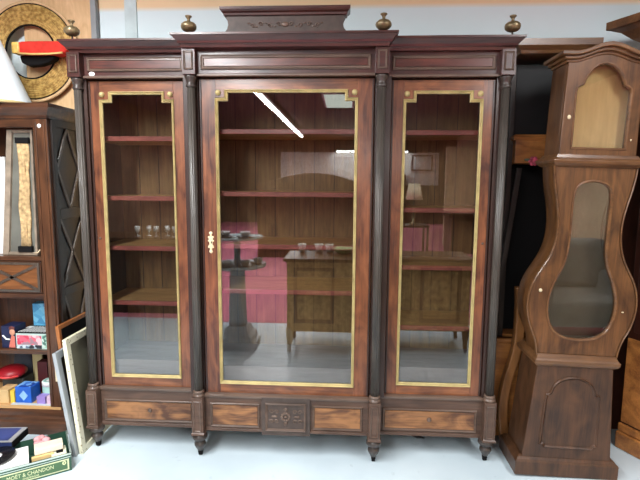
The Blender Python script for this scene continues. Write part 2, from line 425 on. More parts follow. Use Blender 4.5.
# columns with pillar blocks
def flute(a): return 1-.13*max(0, math.cos(10*a))
for x, y in ((-1.107, .052), (-.483, 0), (.483, 0), (1.107, .052)):
    col = MB().lathe([(.0225, .385), (.0215, 1.0), (.0205, 2.005)], (x, y, 0), 'z', 80, True, flute).build('column', 'ebony', cab)
    MB().lathe([(.021, 2.0), (.026, 2.004), (.026, 2.012), (.0215, 2.016), (.0225, 2.03), (.029, 2.046), (.031, 2.05), (.031, 2.06)], (x, y, 0)).build('capital', 'ebonyd', col)
    MB().lathe([(.033, .352), (.034, .358), (.033, .364), (.027, .367), (.026, .371), (.03, .376), (.03, .382), (.024, .387)], (x, y, 0)).build('column_base', 'bead', col)
    zb = .135 if y == 0 else .125
    p = MB().box(x-.031, x+.031, y-.034, y+.06, zb, .352).build('pillar_block', 'basew', cab, .0015)
    panel_frame(x-.021, x+.021, zb+.025, .335, y-.034, .008, 'pillar_moulding', 'bead', p, .006)
    MB().loftrect(x-.031, x+.031, y-.034, y+.05, [(0, zb), (.005, zb+.003), (.005, zb+.013), (0, zb+.018)]).build('pillar_foot', 'basew', p)
    q = MB().box(x-.034, x+.034, y-.036, y+.06, 2.06, 2.185).build('frieze_block', 'frieze', cab, .0015)
    panel_frame(x-.023, x+.023, 2.082, 2.172, y-.036, .009, 'block_moulding', 'bead', q, .008)
# finials
for x, y in ((-1.122, .05), (-.487, .0), (.487, .0), (1.125, .05)):
    f = MB().lathe([(.001, 2.271), (.012, 2.272), (.026, 2.277), (.036, 2.286), (.039, 2.297), (.036, 2.308), (.026, 2.317), (.012, 2.321), (.0075, 2.326), (.0075, 2.334), (.012, 2.341), (.0165, 2.345), (.0165, 2.349), (.001, 2.349)], (x, y, 0), 'z', 24, True,
        lambda a: 1+.03*math.cos(10*a)).build('finial', 'bronze', cab)
    MB().lathe([(.007, 2.24), (.0045, 2.25), (.0045, 2.274)], (x, y, 0), 'z', 10).build('pin', 'ebonyd', f)
# feet on little casters
for x, y in ((-1.1, .055), (-.483, .005), (.483, .005), (1.1, .055), (-1.07, .42), (1.07, .42)):
    ft = MB().lathe([(.03, .136), (.034, .13), (.041, .122), (.042, .11), (.037, .102), (.024, .096), (.022, .088), (.031, .08), (.032, .068), (.026, .054), (.018, .042), (.017, .036), (.001, .035)], (x, y, 0)).build('foot', 'ebonyd', cab)
    MB().box(x-.012, x+.012, y-.006, y+.018, .02, .038).lathe([(.001, -.009), (.016, -.009), (.0165, -.004), (.0165, .004), (.016, .009), (.001, .009)], (x, y+.008, .0165), 'x', 18).build('caster', 'black', ft)
# base with panels
for s in (-1, 1):
    a, d = sorted((s*1.077, s*.51))
    bs = MB().box(a, d, .072, .455, .125, .352).build('base', 'basew', cab, .001)
    MB().loftrect(a, d, .072, .2, [(0, .338), (.012, .342), (.016, .35), (.016, .358), (.004, .362)]).build('ledge', 'bead', bs)
    MB().loftrect(a, d, .072, .2, [(.004, .125), (.008, .128), (.008, .142), (0, .148)]).build('base_moulding', 'basew', bs)
    panel_frame(a+.022, d-.028, .156, .284, .072, .014, 'panel_moulding', 'bead', bs)
    pn = MB().box(a+.036, d-.042, .066, .073, .17, .27).build('burr_panel', 'burl', bs)
    MB().lathe([(.001, 0), (.011, 0), (.013, .003), (.009, .006), (.001, .006)], (s*.79, .066, .225), 'y', 16).build('keyhole_ring', 'bead', pn)
bs = MB().box(-.452, .452, .012, .455, .147, .352).build('base', 'basew', cab, .001)
MB().loftrect(-.452, .452, .012, .2, [(0, .34), (.01, .343), (.014, .35), (.014, .358), (.003, .362)]).build('ledge', 'bead', bs)
MB().loftrect(-.452, .452, .012, .2, [(.003, .147), (.007, .15), (.007, .163), (0, .168)]).build('base_moulding', 'basew', bs)
for s in (-1, 1):
    a, d = sorted((s*.42, s*.145))
    panel_frame(a, d, .174, .312, .012, .013, 'panel_moulding', 'bead', bs)
    MB().box(a+.013, d-.013, .006, .013, .187, .299).build('burr_panel', 'burl', bs)
ob = MB().box(-.133, .133, -.004, .1, .138, .354).build('carved_block', 'carved', bs, .0015)
panel_frame(-.112, .112, .165, .325, -.004, .013, 'carved_frame', 'bead', ob, .009)
rs = MB()
for k in range(10):
    a = 2*PI*k/10
    rs.ball((.021*math.cos(a), -.006, .248+.021*math.sin(a)), .0085, .005, .0085, 8)
rs.ball((0, -.006, .248), .008, .006, .008, 10)
for s in (-1, 1):
    for zz in (.275, .22):
        for x0 in (.05, .078):
            pts = [(s*(x0+.013*(1-i/16)*math.cos(i/14*2.4*PI)), -.005, zz+.013*(1-i/16)*math.sin(i/14*2.4*PI)) for i in range(15)]
            rs.tube(pts, .0032, 6)
    rs.ball((s*.062, -.005, .248), .018, .004, .007, 8)
rs.ball((0, -.005, .288), .012, .005, .014, 8).ball((0, -.005, .208), .012, .005, .014, 8)
rs.build('rosette', 'bead', ob)
MB().tube([(.70, .09, .118), (.73, .08, .114), (.77, .075, .112)], [.006, .009, .004], 8).build('bolt_end', 'black', cab)
# doors
def door(x0, x1, y, gx0, gx1, keyside, ornate):
    z0, z1, g0, g1 = .362, 2.05, .413, 1.997
    st = MB().box(x0, gx0+.004, y, y+.026, z0, z1).box(gx1-.004, x1, y, y+.026, z0, z1)
    d = st.build('door', 'mahog', cab, .0015)
    for a, c_ in ((z0, g0+.004), (g1-.004, z1)):
        MB().box(gx0+.004, gx1-.004, y, y+.026, a, c_).build('door_rail', 'mahogx', d, .001)
    for a in (x0+.002, x1-.012): MB().box(a, a+.010, y-.004, y, z0+.004, z1-.004).build('door_edge_bead', 'dark', d, .002)
    nx, nz = .052, .042
    poly = [(gx0, g0), (gx1, g0), (gx1, g1-nz), (gx1-nx, g1-nz), (gx1-nx, g1), (gx0+nx, g1), (gx0+nx, g1-nz), (gx0, g1-nz)]
    MB().moulding(poly, [(.001, y+.012), (.001, y-.005), (.004, y-.009), (.007, y-.005), (.009, y-.001), (.012, y-.004), (.016, y+.002), (.016, y+.012)]).build('gilt_moulding', 'gilt', d)
    for a, e in ((gx0, gx0+nx), (gx1-nx, gx1)):
        MB().box(a+.001, e-.001, y-.003, y+.012, g1-nz+.001, g1+.0005).build('corner_block', 'mahog', d, .001)
    for xx in (gx0+.019, gx1-.019):
        MB().lathe([(.014, -.002), (.0148, .004), (.0135, .010), (.0095, .015), (.004, .0175), (.001, .018)], (xx, y-.002, g1-.017), 'y', 18).build('corner_boss', 'gilt', d)
    MB().box(gx0+.014, gx1-.014, y+.006, y+.010, g0+.014, g1-.014).build('glass_pane', 'glass', d)
    if ornate:
        e = MB(); zc, xk = 1.203, keyside
        for dz, w, h in ((.05, .010, .008), (.036, .006, .012), (.02, .013, .010), (0, .010, .020), (-.018, .014, .008), (-.034, .007, .012), (-.05, .010, .010)):
            e.ball((xk, y-.001, zc+dz), w, .003, h, 10)
        for s in (-1, 1):
            for dz in (.028, .008, -.026): e.ball((xk+s*.011, y-.001, zc+dz), .006, .0025, .006, 8)
        es = e.build('escutcheon', 'ivory', d)
        MB().ball((xk+.003, y-.004, zc), .003, .001, .007, 8).build('keyhole', 'black', es)
    elif keyside is not None:
        MB().lathe([(.006, -.001), (.007, .002), (.003, .004), (.001, .004)], (keyside, y, 1.21), 'y', 12).build('keyhole_ring', 'bead', d)
door(-1.066, -.540, .08, -1.01, -.602, -1.04, False)
door(-.451, .451, .03, -.37, .37, -.405, True)
door(.540, 1.066, .08, .602, 1.01, 1.038, False)
endthing()

# ------------------------------------------------------------------ the curvy longcase clock
CK = (1.478, .05, .007)
ck = thing('longcase_clock', CK, 'tall brown oak longcase clock case with curved waist and arched glazed hood', 'clock', None, (0, .028, 0))
HW = [(.655, .197), (.70, .204), (.75, .22), (.80, .243), (.85, .257), (.90, .264), (.95, .263), (1.0, .254), (1.05, .234), (1.10, .206), (1.15, .180), (1.20, .163), (1.25, .154), (1.31, .151), (1.37, .156), (1.43, .167), (1.50, .182), (1.56, .191), (1.61, .195)]
def smoothpts(pairs, n=3):
    out = []
    for i in range(len(pairs)-1):
        p0 = pairs[max(0, i-1)]; p1 = pairs[i]; p2 = pairs[i+1]; p3 = pairs[min(len(pairs)-1, i+2)]
        for k in range(n):
            t = k/n
            out.append(tuple(.5*((2*p1[j])+(-p0[j]+p2[j])*t+(2*p0[j]-5*p1[j]+4*p2[j]-p3[j])*t*t+(-p0[j]+3*p1[j]-3*p2[j]+p3[j])*t**3) for j in range(2)))
    return out+[pairs[-1]]
HWs = smoothpts(HW)
def outline(ins=0., z0=None, z1=None): return [(w-ins, z) for z, w in HWs] + [(-(w-ins), z) for z, w in HWs[::-1]]
GL = [(0, .733), (.045, .737), (.085, .748), (.125, .775), (.15, .815), (.165, .865), (.168, .915), (.163, .965), (.148, 1.02), (.128, 1.07), (.108, 1.12), (.096, 1.18), (.092, 1.25), (.092, 1.33), (.093, 1.42), (.09, 1.47), (.082, 1.50), (.06, 1.522), (.03, 1.533), (0, 1.536)]
GLs = smoothpts(GL)
glass_o = [(x, z) for x, z in GLs] + [(-x, z) for x, z in GLs[-2:0:-1]]
YF, YK = -.11, .04
body = MB().holed(outline(.0), outline(.018), YF+.022, YK, True)
body.prism(outline(.016), YK-.012, YK-.002).build('waist_case', 'oak', ck, .001)
wd = MB().holed(outline(.004), glass_o, YF, YF+.022).build('waist_door', 'oak', ck, .004, 3)
MB().moulding(outline(.004)[::-1], [(.001, YF+.01), (.001, YF-.003), (.005, YF-.006), (.009, YF-.002), (.009, YF+.01)]).build('edge_highlight_bead', 'oakx', wd)  # bead in lighter wood, painting in the highlight along the door edge
MB().moulding(glass_o, [(-.005, YF+.002), (-.004, YF-.005), (.002, YF-.006), (.007, YF+.001), (.007, YF+.02)]).build('glazing_bead', 'oakx', wd)
MB().prism(glass_o, YF+.008, YF+.012).build('glass_pane', 'glassclock', wd)
MB().prism(outline(.03), YK-.016, YK-.013).build('inner_back', plain('grey_lining', (122, 108, 88), .7, .2, 0, 0, .2, 5), ck)
MB().ball((-.212, YF-.008, .985), .009, .009, .009, 10).build('door_knob', 'ivory', wd)
MB().ball((.2, YF-.004, .89), .006, .004, .004, 8).build('latch', 'ivory', wd)
YK = .115
# base
MB().loftrect(-.25, .25, YF-.008, YK+.005, [(.012, 0), (.012, .07), (.008, .078), (.004, .08), (-.004, .092), (-.02, .10)], True).build('plinth', 'oakd', ck, .001)
bt = MB().frustum((-.226, .226, YF-.002, YK, .09), (-.189, .189, YF-.002, YK, .60)).build('base_case', 'oakd', ck, .004)
arch = [(-.148, .165), (-.13, .165), (-.122, .15), (.122, .15), (.13, .165), (.148, .165), (.137, .445), (.118, .448), (.112, .462)]
for i in range(1, 12):
    a = PI*i/12; arch.append((.108*math.cos(a), .465+.075*math.sin(a)))
arch += [(-.112, .462), (-.118, .448), (-.137, .445)]
yb = YF-.002
MB().moulding(arch, [(0, yb+.004), (0, yb-.004), (.005, yb-.010), (.010, yb-.004), (.014, yb-.001), (.014, yb+.004)]).build('panel_moulding', 'oakd', bt)
MB().prism([(x*.9, .345+(z-.345)*.92) for x, z in arch], yb-.002, yb+.002).build('raised_panel', 'oakd', bt)
MB().loftrect(-.192, .192, YF-.004, YK, [(.0, .592), (.012, .6), (.018, .612), (.02, .626), (.012, .634), (.008, .642), (0, .656)], True).build('waist_ledge', 'oakx', ck, .001)
YK = .07
# hood
MB().loftrect(-.19, .19, YF-.006, YK, [(0, 1.60), (.01, 1.606), (.022, 1.618), (.025, 1.63), (.018, 1.638), (.008, 1.644), (0, 1.66)], True).build('hood_ledge', 'oakx', ck, .001)
def bell(x): return .5*(1+math.cos(PI*min(abs(x)/.165, 1)))
XS = [(-1+2*i/28) for i in range(29)]
def zb_(x): return 2.088+.040*bell(x)
def zt_(x): return 2.134+.045*bell(x)
hood_o = [(-.182, 1.655), (.182, 1.655)] + [(-.176*t, zb_(.176*t)+.004) for t in XS]
wl = [(.128, 1.69), (.13, 1.955), (.126, 1.975), (.112, 1.985), (.098, 1.992), (.092, 2.012), (.08, 2.038), (.06, 2.064), (.035, 2.084), (0, 2.093)]
win = [(-.128, 1.69)] + wl + [(-x, z) for x, z in wl[-2:0:-1]]
hd = MB().holed(hood_o, win, YF, YF+.022).build('hood_door', 'oak', ck, .003)
MB().moulding(win, [(-.004, YF+.002), (-.003, YF-.004), (.002, YF-.004), (.006, YF+.001), (.006, YF+.02)]).build('glazing_bead', 'oakx', hd)
MB().prism(win, YF+.009, YF+.013).build('glass_pane', 'glassclock', hd)
MB().ball((-.152, YF-.004, 1.835), .009, .005, .011, 10).build('lock_plate', 'ivory', hd)
MB().ball((.146, YF-.004, 1.735), .004, .004, .006, 8).build('latch', 'ivory', hd)
hs = MB().holed(hood_o, [(x*.9, 1.875+(z-1.875)*.93) for x, z in hood_o], YF+.022, YK)
hs.prism([(x*.91, 1.875+(z-1.875)*.94) for x, z in hood_o], YK-.012, YK-.002).build('hood_case', 'oak', ck, .001)
MB().prism([(x*.89, 1.875+(z-1.875)*.92) for x, z in hood_o], -.045, -.04).build('inner_reflection_board', 'creamrefl', ck)  # board behind the pane, its pale colour stands in for a reflection
for (t0, t1, hw, o_) in ((0, .3, .188, .006), (.28, .62, .203, .021), (.6, 1, .222, .038)):
    lo = [(hw*t, zb_(hw*t)*(1-t0)+zt_(hw*t)*t0) for t in XS]; hi = [(hw*t, zb_(hw*t)*(1-t1)+zt_(hw*t)*t1) for t in XS[::-1]]
    MB().prism(lo+hi, YF-o_, YK+o_*.3).build('hood_cornice', 'oakx', ck, .004)
endthing()

# ------------------------------------------------------------------ furniture behind the clock
t = thing('corner_cupboard', (1.42, .44, 0), 'dark tall cupboard with black glass and rose-painted drawer, behind the curved clock', 'cupboard')
MB().loftrect(1.262, 1.60, .27, .54, [(0, 2.215), (.02, 2.22), (.026, 2.235), (.045, 2.25), (.05, 2.256), (.05, 2.29)]).build('cornice', 'oakx', t)
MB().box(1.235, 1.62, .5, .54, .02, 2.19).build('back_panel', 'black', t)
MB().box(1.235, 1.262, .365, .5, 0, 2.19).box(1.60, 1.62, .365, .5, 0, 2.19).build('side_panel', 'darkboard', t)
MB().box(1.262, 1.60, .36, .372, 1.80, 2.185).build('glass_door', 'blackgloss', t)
dr = MB().box(1.262, 1.60, .32, .5, 1.64, 1.78).build('drawer', 'pine', t, .003)
MB().loftrect(1.262, 1.60, .325, .5, [(0, 1.765), (.012, 1.77), (.016, 1.785), (.01, 1.79), (0, 1.80)]).build('moulding', 'pine', dr)
r = MB()
for k in range(7):
    a = 2*PI*k/6
    rr = 0 if k == 6 else .017
    r.ball((1.366+rr*math.cos(a), .318, 1.652+rr*math.sin(a)), .012, .004, .012, 8)
rose = r.build('painted_rose', plain('rose_paint', (186, 72, 96), .5, .5, 0, 0, .6, 60), dr)
MB().ball((1.332, .319, 1.66), .02, .002, .008, 8).ball((1.398, .319, 1.646), .02, .002, .007, 8).build('painted_leaf', plain('leaf_paint', (92, 104, 84), .6), dr)
MB().box(1.262, 1.60, .40, .5, .60, .62).build('shelf', 'pine', t)
MB().box(1.262, 1.60, .36, .38, .03, .60).build('lower_door', 'pine', t, .003)
endthing()
lp = MB().prism([(1.1185, .1), (1.148, .1), (1.311, 1.615), (1.2815, 1.615)], .332, .348)
single(lp, 'plank', 'darkboard', 'dark narrow plank leaning upright between the glazed cabinet and the clock', 'plank', None, .002)
t = thing('headboard', (1.6, .27, 0), 'orange-brown wooden bed end with serpentine post, standing behind the clock base', 'headboard')
cv = smoothpts([(1.243, 0.), (1.228, .08), (1.213, .2), (1.214, .30), (1.232, .42), (1.258, .52), (1.275, .62), (1.280, .72), (1.279, .84), (1.272, .95)], 3)
MB().prism([(x, z) for x, z in cv]+[(x+.05, z) for x, z in cv[::-1]], .20, .25, True).build('post', 'pinez', t, .006)
MB().box(1.15, 1.88, .29, .315, .06, .63).build('panel', 'pine', t, .004)
MB().box(1.15, 1.88, .27, .325, .03, .14).build('bottom_rail', 'pine', t, .01)
MB().box(1.15, 1.88, .27, .325, .60, .63).build('top_rail', 'pine', t, .012)
endthing()
t = thing('door_panel', (2.0, .48, 0), 'tall reddish brown wooden panel standing against the wall beyond the clock', 'panel')
MB().box(1.80, 2.25, .46, .49, .0, 2.21).build('board', 'redwood', t, .004)
MB().moulding([(1.88, .75), (2.17, .75), (2.17, 2.05), (1.88, 2.05)], [(0, .462), (0, .454), (.02, .45), (.03, .456), (.03, .462)]).build('panel_moulding', 'redwood', t)
endthing()
t = thing('wardrobe', (2.35, .0, 0), 'big wardrobe at the right edge, its cornice corner reaching over the clock', 'wardrobe', None, (0, 0, .44))
def wl_(x, y):  # world xy to the wardrobe's own axes
    v = Matrix.Rotation(-.44, 2) @ Vector((x-2.35, y-.0)); return v
cx, cy = wl_(1.72, .345)
MB().loftrect(cx+.15, cx+.30, -.9, cy-.15, [(0, 2.25), (.02, 2.27), (.06, 2.30), (.10, 2.34), (.13, 2.355), (.15, 2.36), (.15, 2.40)], True).build('cornice', 'oakx', t)
MB().box(cx+.16, cx+.42, -.88, cy-.16, 0, 2.26).build('body', 'redwood', t, .004)
for a, b_ in ((-.86, -.42), (-.40, cy-.20)):
    dd = MB().box(cx+.145, cx+.16, a, b_, .70, 2.2).build('door', 'redwood', t, .004)
    MB().ball((cx+.135, (a+b_)/2+.18, 1.3), .012, .012, .012, 10).build('knob', 'bronze', dd)
dw = MB().box(cx+.145, cx+.16, -.86, cy-.17, .16, .66).build('drawer', 'pine', t, .004)
MB().box(cx+.13, cx+.16, -.88, cy-.155, 0, .10).box(cx+.14, cx+.16, -.88, cy-.158, .10, .15).build('plinth', 'pine', t, .008)
endthing()

# ------------------------------------------------------------------ the open bookcase at the left
BX0, BX1, BY0, BY1 = -2.25, -1.365, .17, .50
bk = thing('bookcase', ((BX0+BX1)/2, .33, 0), 'dark wooden open bookcase with crossed drawer fronts, left of the glazed cabinet', 'bookcase')
def xb(a, b, c_, d, e, f, name, mat, par=bk, bev=.002): return MB().box(a, b, c_, d, e, f).build(name, mat, par, bev)
for px in (BX1-.082, BX0):
    po = MB().box(px, px+.082, BY0, BY0+.03, .17, 1.87).box(px+.012, px+.022, BY0-.006, BY0, .19, 1.85).box(px+.060, px+.070, BY0-.006, BY0, .19, 1.85)
    po.build('post', 'shelfw', bk, .002)
xb(BX0+.02, BX1-.02, BY1-.015, BY1, .17, 1.87, 'back_panel', 'shelfw')
MB().loftrect(BX0, BX1, BY0, BY1, [(0, 1.865), (.006, 1.87), (.01, 1.885), (.02, 1.90), (.034, 1.925), (.036, 1.93), (.036, 1.95)]).build('cornice', 'shelfwx', bk)
MB().box(BX0+.08, BX1-.08, BY0+.002, BY0+.03, 1.82, 1.87).build('top_rail', 'shelfwx', bk, .002)
for z0, z1 in ((1.06, 1.085), (.835, .865), (.495, .52)):
    xb(BX0+.02, BX1-.02, BY0+.004, BY1-.015, z0, z1, 'shelf', 'shelfwx')
xb(BX0+.02, BX1-.02, BY0+.004, BY1-.015, .15, .172, 'bottom_board', 'inside')
MB().loftrect(BX0, BX1, BY0, BY1, [(.018, 0), (.018, .075), (.012, .085), (.012, .10), (.004, .112), (.004, .135), (0, .15)]).build('plinth', 'shelfwx', bk)
# drawers
for a, b_ in ((BX0+.09, -1.81), (-1.80, BX1-.09)):
    d = MB().box(a, b_, BY0+.004, BY0+.3, .868, 1.057).build('drawer', 'shelfwx', bk, .002)
    MB().box(a+.015, b_-.015, BY0, BY0+.006, .885, 1.04).build('drawer_panel', 'drawerp', d)
    X = MB(); y = BY0-.002
    for (p, q) in (((a+.02, .89), (b_-.02, 1.035)), ((a+.02, 1.035), (b_-.02, .89))):
        v = Vector((q[0]-p[0], 0, q[1]-p[1])); n = Vector((-v.z, 0, v.x)).normalized()
        X.obox(((p[0]+q[0])/2, y, (p[1]+q[1])/2), v/2, (0, .004, 0), n*.008)
    X.moulding([(a+.006, .876), (b_-.006, .876), (b_-.006, 1.05), (a+.006, 1.05)], [(0, BY0+.004), (0, BY0-.004), (.012, BY0-.006), (.016, BY0+.004)])
    X.build('crossed_moulding', 'lattice', d)
# right side with lattice panels
for sx in (BX0, BX1-.02):
    sp_ = MB().box(sx, sx+.02, BY0+.03, BY1, .15, 1.87)
    sd = sp_.build('side_panel', 'shelfb', bk, .001)
    if sx > -2:
        xx = BX1+.003
        fr_ = MB()
        for z0, z1 in ((.16, .20), (.84, .89), (1.30, 1.36), (1.83, 1.87)):
            fr_.box(xx-.004, xx+.008, BY0+.065, BY1-.03, z0, z1)
        fr_.box(xx-.004, xx+.008, BY0+.03, BY0+.065, .15, 1.87).box(xx-.004, xx+.008, BY1-.03, BY1, .15, 1.87)
        fr_.build('side_rail', 'shelfb', sd, .002)
        ya, yz = BY0+.065, BY1-.03; ym = (ya+yz)/2
        L = MB()
        def bar(y0, z0, y1, z1, w=.009):
            v = Vector((0, y1-y0, z1-z0)); n = Vector((0, -v.z, v.y)).normalized()
            L.obox((xx, (y0+y1)/2, (z0+z1)/2), v/2, (.006, 0, 0), n*w)
        bar(ym, 1.83, ya, 1.595); bar(ya, 1.595, ym, 1.36); bar(ym, 1.83, yz, 1.595); bar(yz, 1.595, ym, 1.36)
        bar(ya, 1.30, yz, .89); bar(ya, .89, yz, 1.30)
        bar(ya, .84, yz, .20); bar(ya, .20, yz, .84)
        L.build('lattice', 'lattice', sd, .002)
st = MB().lathe([(.001, 0), (.012, 0), (.012, .0015), (.001, .0015)], (-1.408, BY0-.001, 1.828), 'y', 16).build('price_sticker', 'white', bk)
MB().box(-1.400, -1.388, BY0-.008, BY0-.001, .335, .42).build('hinge_plate', 'ivory', bk)
endthing()

# on top of the bookcase
t = thing('lampshade', (-1.712, .256, 1.95), 'big pale conical lampshade standing on top of the dark bookcase', 'lampshade')
MB().lathe([(.185, 1.966), (.035, 2.34), (.033, 2.34), (.182, 1.966)], (-1.712, .256, 0), 'z', 48, caps=False).build('shade_cover', plain('pale_shade', (222, 232, 236), .8, .2, 0, 0, .03), t)
MB().lathe([(.186, 1.951), (.189, 1.956), (.187, 1.968), (.18, 1.968), (.181, 1.951), (.186, 1.951)], (-1.712, .256, 0), 'z', 48).build('rim', plain('gold_braid', (190, 170, 120), .5), t)
endthing()
ri = thing('rope_ring', (-1.635, .475, 1.95), 'large round gold coiled-rope ring standing upright on the bookcase', 'ring', None)
prof = [(.160, .0)]
for k in range(9):
    r0 = .162+k*.013
    for j in range(5):
        a = PI*j/4
        prof.append((r0+.0065-.0065*math.cos(a), .006+.0062*math.sin(a)))
prof += [(.279, .0)]
def woven():
    nt = NT('woven_gold_rope'); b = principled(nt, .5, .4, .25)
    tc = nt.n('ShaderNodeTexCoord'); n = nt.n('ShaderNodeTexNoise'); n.inputs['Scale'].default_value = 46; n.inputs['Detail'].default_value = 4
    nt.l(tc.outputs['Object'], n.inputs['Vector'])
    r = nt.n('ShaderNodeValToRGB'); r.color_ramp.elements[0].position = .38; r.color_ramp.elements[1].position = .62
    r.color_ramp.elements[0].color = lin((150, 116, 60)); r.color_ramp.elements[1].color = lin((206, 172, 102))
    nt.l(n.outputs[0], r.inputs[0]); nt.l(r.outputs[0], b.inputs['Base Color']); return nt.m
RC = Vector((-1.630, .482, 2.306))
MB().lathe(prof, RC, 'y', 96, caps=False).build('coil', woven(), ri)
MB().lathe([(.279, -.002), (.283, -.002), (.283, .012), (.279, .012), (.279, -.002)], RC, 'y', 96).build('outer_band', 'black', ri)
MB().lathe([(.155, -.002), (.160, -.002), (.160, .014), (.155, .014), (.155, -.002)], RC, 'y', 72).build('inner_band', 'black', ri)
MB().lathe([(.283, -.006), (.300, -.006), (.301, .006), (.283, .007), (.283, -.006)], RC, 'y', 96).build('wooden_rim', 'ply', ri)
MB().box(-1.72, -1.55, .45, .505, 1.951, 2.001).build('stand', 'darkboard', ri, .003)
endthing()
# red cap with gold braid lying across the ring's opening
cp = thing('cap', (-1.50, .42, 2.2), 'red flat cap with gold braid and black band in the gold ring opening', 'cap')
tp = []
for i in range(24):
    a = 2*PI*i/24
    ca, sa = math.cos(a), math.sin(a)
    tp.append((-1.500+.165*math.copysign(abs(ca)**.55, ca), 2.302+.038*math.copysign(abs(sa)**.5, sa)))
MB().prism(tp, .36, .455, True).build('crown', plain('red_felt', (206, 54, 44), .8, .2, 0, 0, .2, 30), cp, .012, 3)
MB().box(-1.668, -1.622, .352, .42, 2.268, 2.334).build('braid', plain('gold_thread', (214, 176, 92), .5, .5, 0, 0, .3, 60), cp, .008)
MB().tube([(-1.63, .356, 2.268), (-1.55, .352, 2.262), (-1.44, .352, 2.262), (-1.36, .356, 2.270)], .006, 8).build('piping', plain('gold_cord', (220, 184, 112), .5), cp)
MB().prism([(-1.655, 2.268), (-1.645, 2.225), (-1.60, 2.205), (-1.53, 2.21), (-1.47, 2.228), (-1.44, 2.245), (-1.43, 2.268)][::-1], .40, .455).build('band', 'black', cp, .01)
endthing()
t = thing('chipboard_sheet', (-1.46, .53, 0), 'tall sheet of tan chipboard with grey edging against the wall behind the bookcase', 'board')
MB().box(-1.69, -1.262, .515, .54, 0, 2.75).build('sheet', 'ply', t)
MB().box(-1.262, -1.228, .51, .545, 0, 2.75).build('edging', 'greyedge', t, .002)
endthing()

# upper opening
t = thing('framed_panel', (-1.56, .24, 1.086), 'tall grey framed panel holding a beige fibrous strip, upper opening of the bookcase', 'frame')
def pr(a, b_, c_, d): return [(a, 1.086), (b_, 1.086), (d, 1.812), (c_, 1.812)]
fm = MB()
for q in (pr(-1.708, -1.672, -1.632, -1.600), pr(-1.508, -1.494, -1.494, -1.482)): fm.prism(q, .212, .238)
fm.prism([(-1.70, 1.086), (-1.50, 1.086), (-1.50, 1.104), (-1.70, 1.104)], .218, .238).prism([(-1.63, 1.795), (-1.484, 1.795), (-1.484, 1.813), (-1.63, 1.813)], .218, .238)
fm.build('frame', plain('grey_wood_frame', (138, 124, 108), .6, .3, 0, 0, .3, 16), t, .003)
MB().prism(pr(-1.69, -1.50, -1.62, -1.488), .230, .236).build('backing', plain('grey_backing', (104, 104, 96), .5, .4, 0, 0, .3, 5), t)
s_ = MB()
for k in range(14):
    x = -1.578+.046*random.random()
    s_.tube([(x+.022*(i/8-.5)+.006*math.sin(i*1.3+k), .220+.005*random.random(), 1.14+.60*i/8) for i in range(9)], .009, 6)
s_.build('straw_strip', plain('straw', (184, 156, 114), .8, .2, 0, 0, .4, 45), t)
MB().box(-1.585, -1.505, .208, .229, 1.735, 1.768).build('end_clip', 'black', t, .003)
MB().box(-1.610, -1.525, .208, .229, 1.105, 1.14).build('end_clip', 'black', t, .003)
MB().tube([(-1.512, .215, 1.10), (-1.49, .21, 1.102), (-1.474, .21, 1.122)], .004, 6).build('ribbon', 'ivory', t)
endthing()
single(MB().box(-1.86, -1.684, .25, .262, 1.086, 1.66), 'white_card', 'white', 'plain white card standing at the far left of the upper opening', 'card', None, .002)

# middle opening: y .2-.4, shelf top z .52
def multi(name, cols, scale, seed=0., rough=.5):
    nt = NT(name); b = principled(nt, rough, .4)
    tc = nt.n('ShaderNodeTexCoord'); mp = nt.n('ShaderNodeMapping'); mp.inputs['Location'].default_value = (seed, seed, seed)
    v = nt.n('ShaderNodeTexVoronoi'); v.inputs['Scale'].default_value = scale
    nt.l(tc.outputs['Object'], mp.inputs[0]); nt.l(mp.outputs[0], v.inputs['Vector'])
    sp = nt.n('ShaderNodeSeparateColor'); nt.l(v.outputs['Color'], sp.inputs[0])
    r = nt.n('ShaderNodeValToRGB'); r.color_ramp.interpolation = 'CONSTANT'
    for i, c in enumerate(cols):
        e = r.color_ramp.elements[i] if i < 2 else r.color_ramp.elements.new(i/len(cols))
        e.position = i/len(cols); e.color = lin(c)
    nt.l(sp.outputs[0], r.inputs[0]); nt.l(r.outputs[0], b.inputs['Base Color']); return nt.m
t = thing('game_box', (-1.545, .245, .521), 'pink and mint picture box with slanted white strokes on its black lid', 'box')
MB().box(-1.648, -1.45, .19, .33, .521, .618).build('carton', plain('mint_card', (176, 196, 190), .5), t, .002)
MB().box(-1.640, -1.49, .188, .19, .548, .605).build('picture', multi('pink_print', [(214, 92, 110), (226, 140, 150), (196, 64, 88), (230, 176, 180), (150, 120, 128)], 42), t)
MB().box(-1.484, -1.455, .188, .19, .53, .61).build('side_print', multi('mint_print', [(150, 190, 170), (70, 110, 100), (190, 210, 200)], 60, 3), t)
MB().box(-1.640, -1.49, .1885, .19, .525, .546).build('lower_print', multi('grey_print', [(90, 110, 130), (190, 200, 204), (40, 44, 50), (160, 180, 190)], 50, 5), t)
lid = MB().box(-1.649, -1.449, .189, .331, .618, .622).build('lid', 'black', t)
for k in range(10):
    x = -1.625+k*.0175
    L = MB(); L.obox((x, .26, .6226), (.0028, 0, 0), (.016, .056, 0), (0, 0, .0006)); L.build('white_stroke', 'white', lid)
MB().obox((-1.632, .30, .6226), (.014, 0, 0), (.004, .014, 0), (0, 0, .0006)).build('white_stroke', 'white', lid)
endthing()
t = thing('blue_carton', (-1.58, .36, .521), 'light blue carton behind the pink picture box', 'box')
MB().obox((-1.585, .385, .64), (.055, .012, 0), (-.006, .035, 0), (0, 0, .119)).build('carton', multi('sky_print', [(88, 168, 212), (104, 184, 222), (124, 198, 230), (78, 152, 200)], 30), t, .002)
endthing()
single(MB().ball((-1.468, .405, .60), .058, .055, .079, 18), 'dark_dome', plain('charcoal_dome', (84, 88, 86), .4, .5, 0, 0, .3, 20), 'dark grey rounded hat shape behind the pink picture box', 'hat')
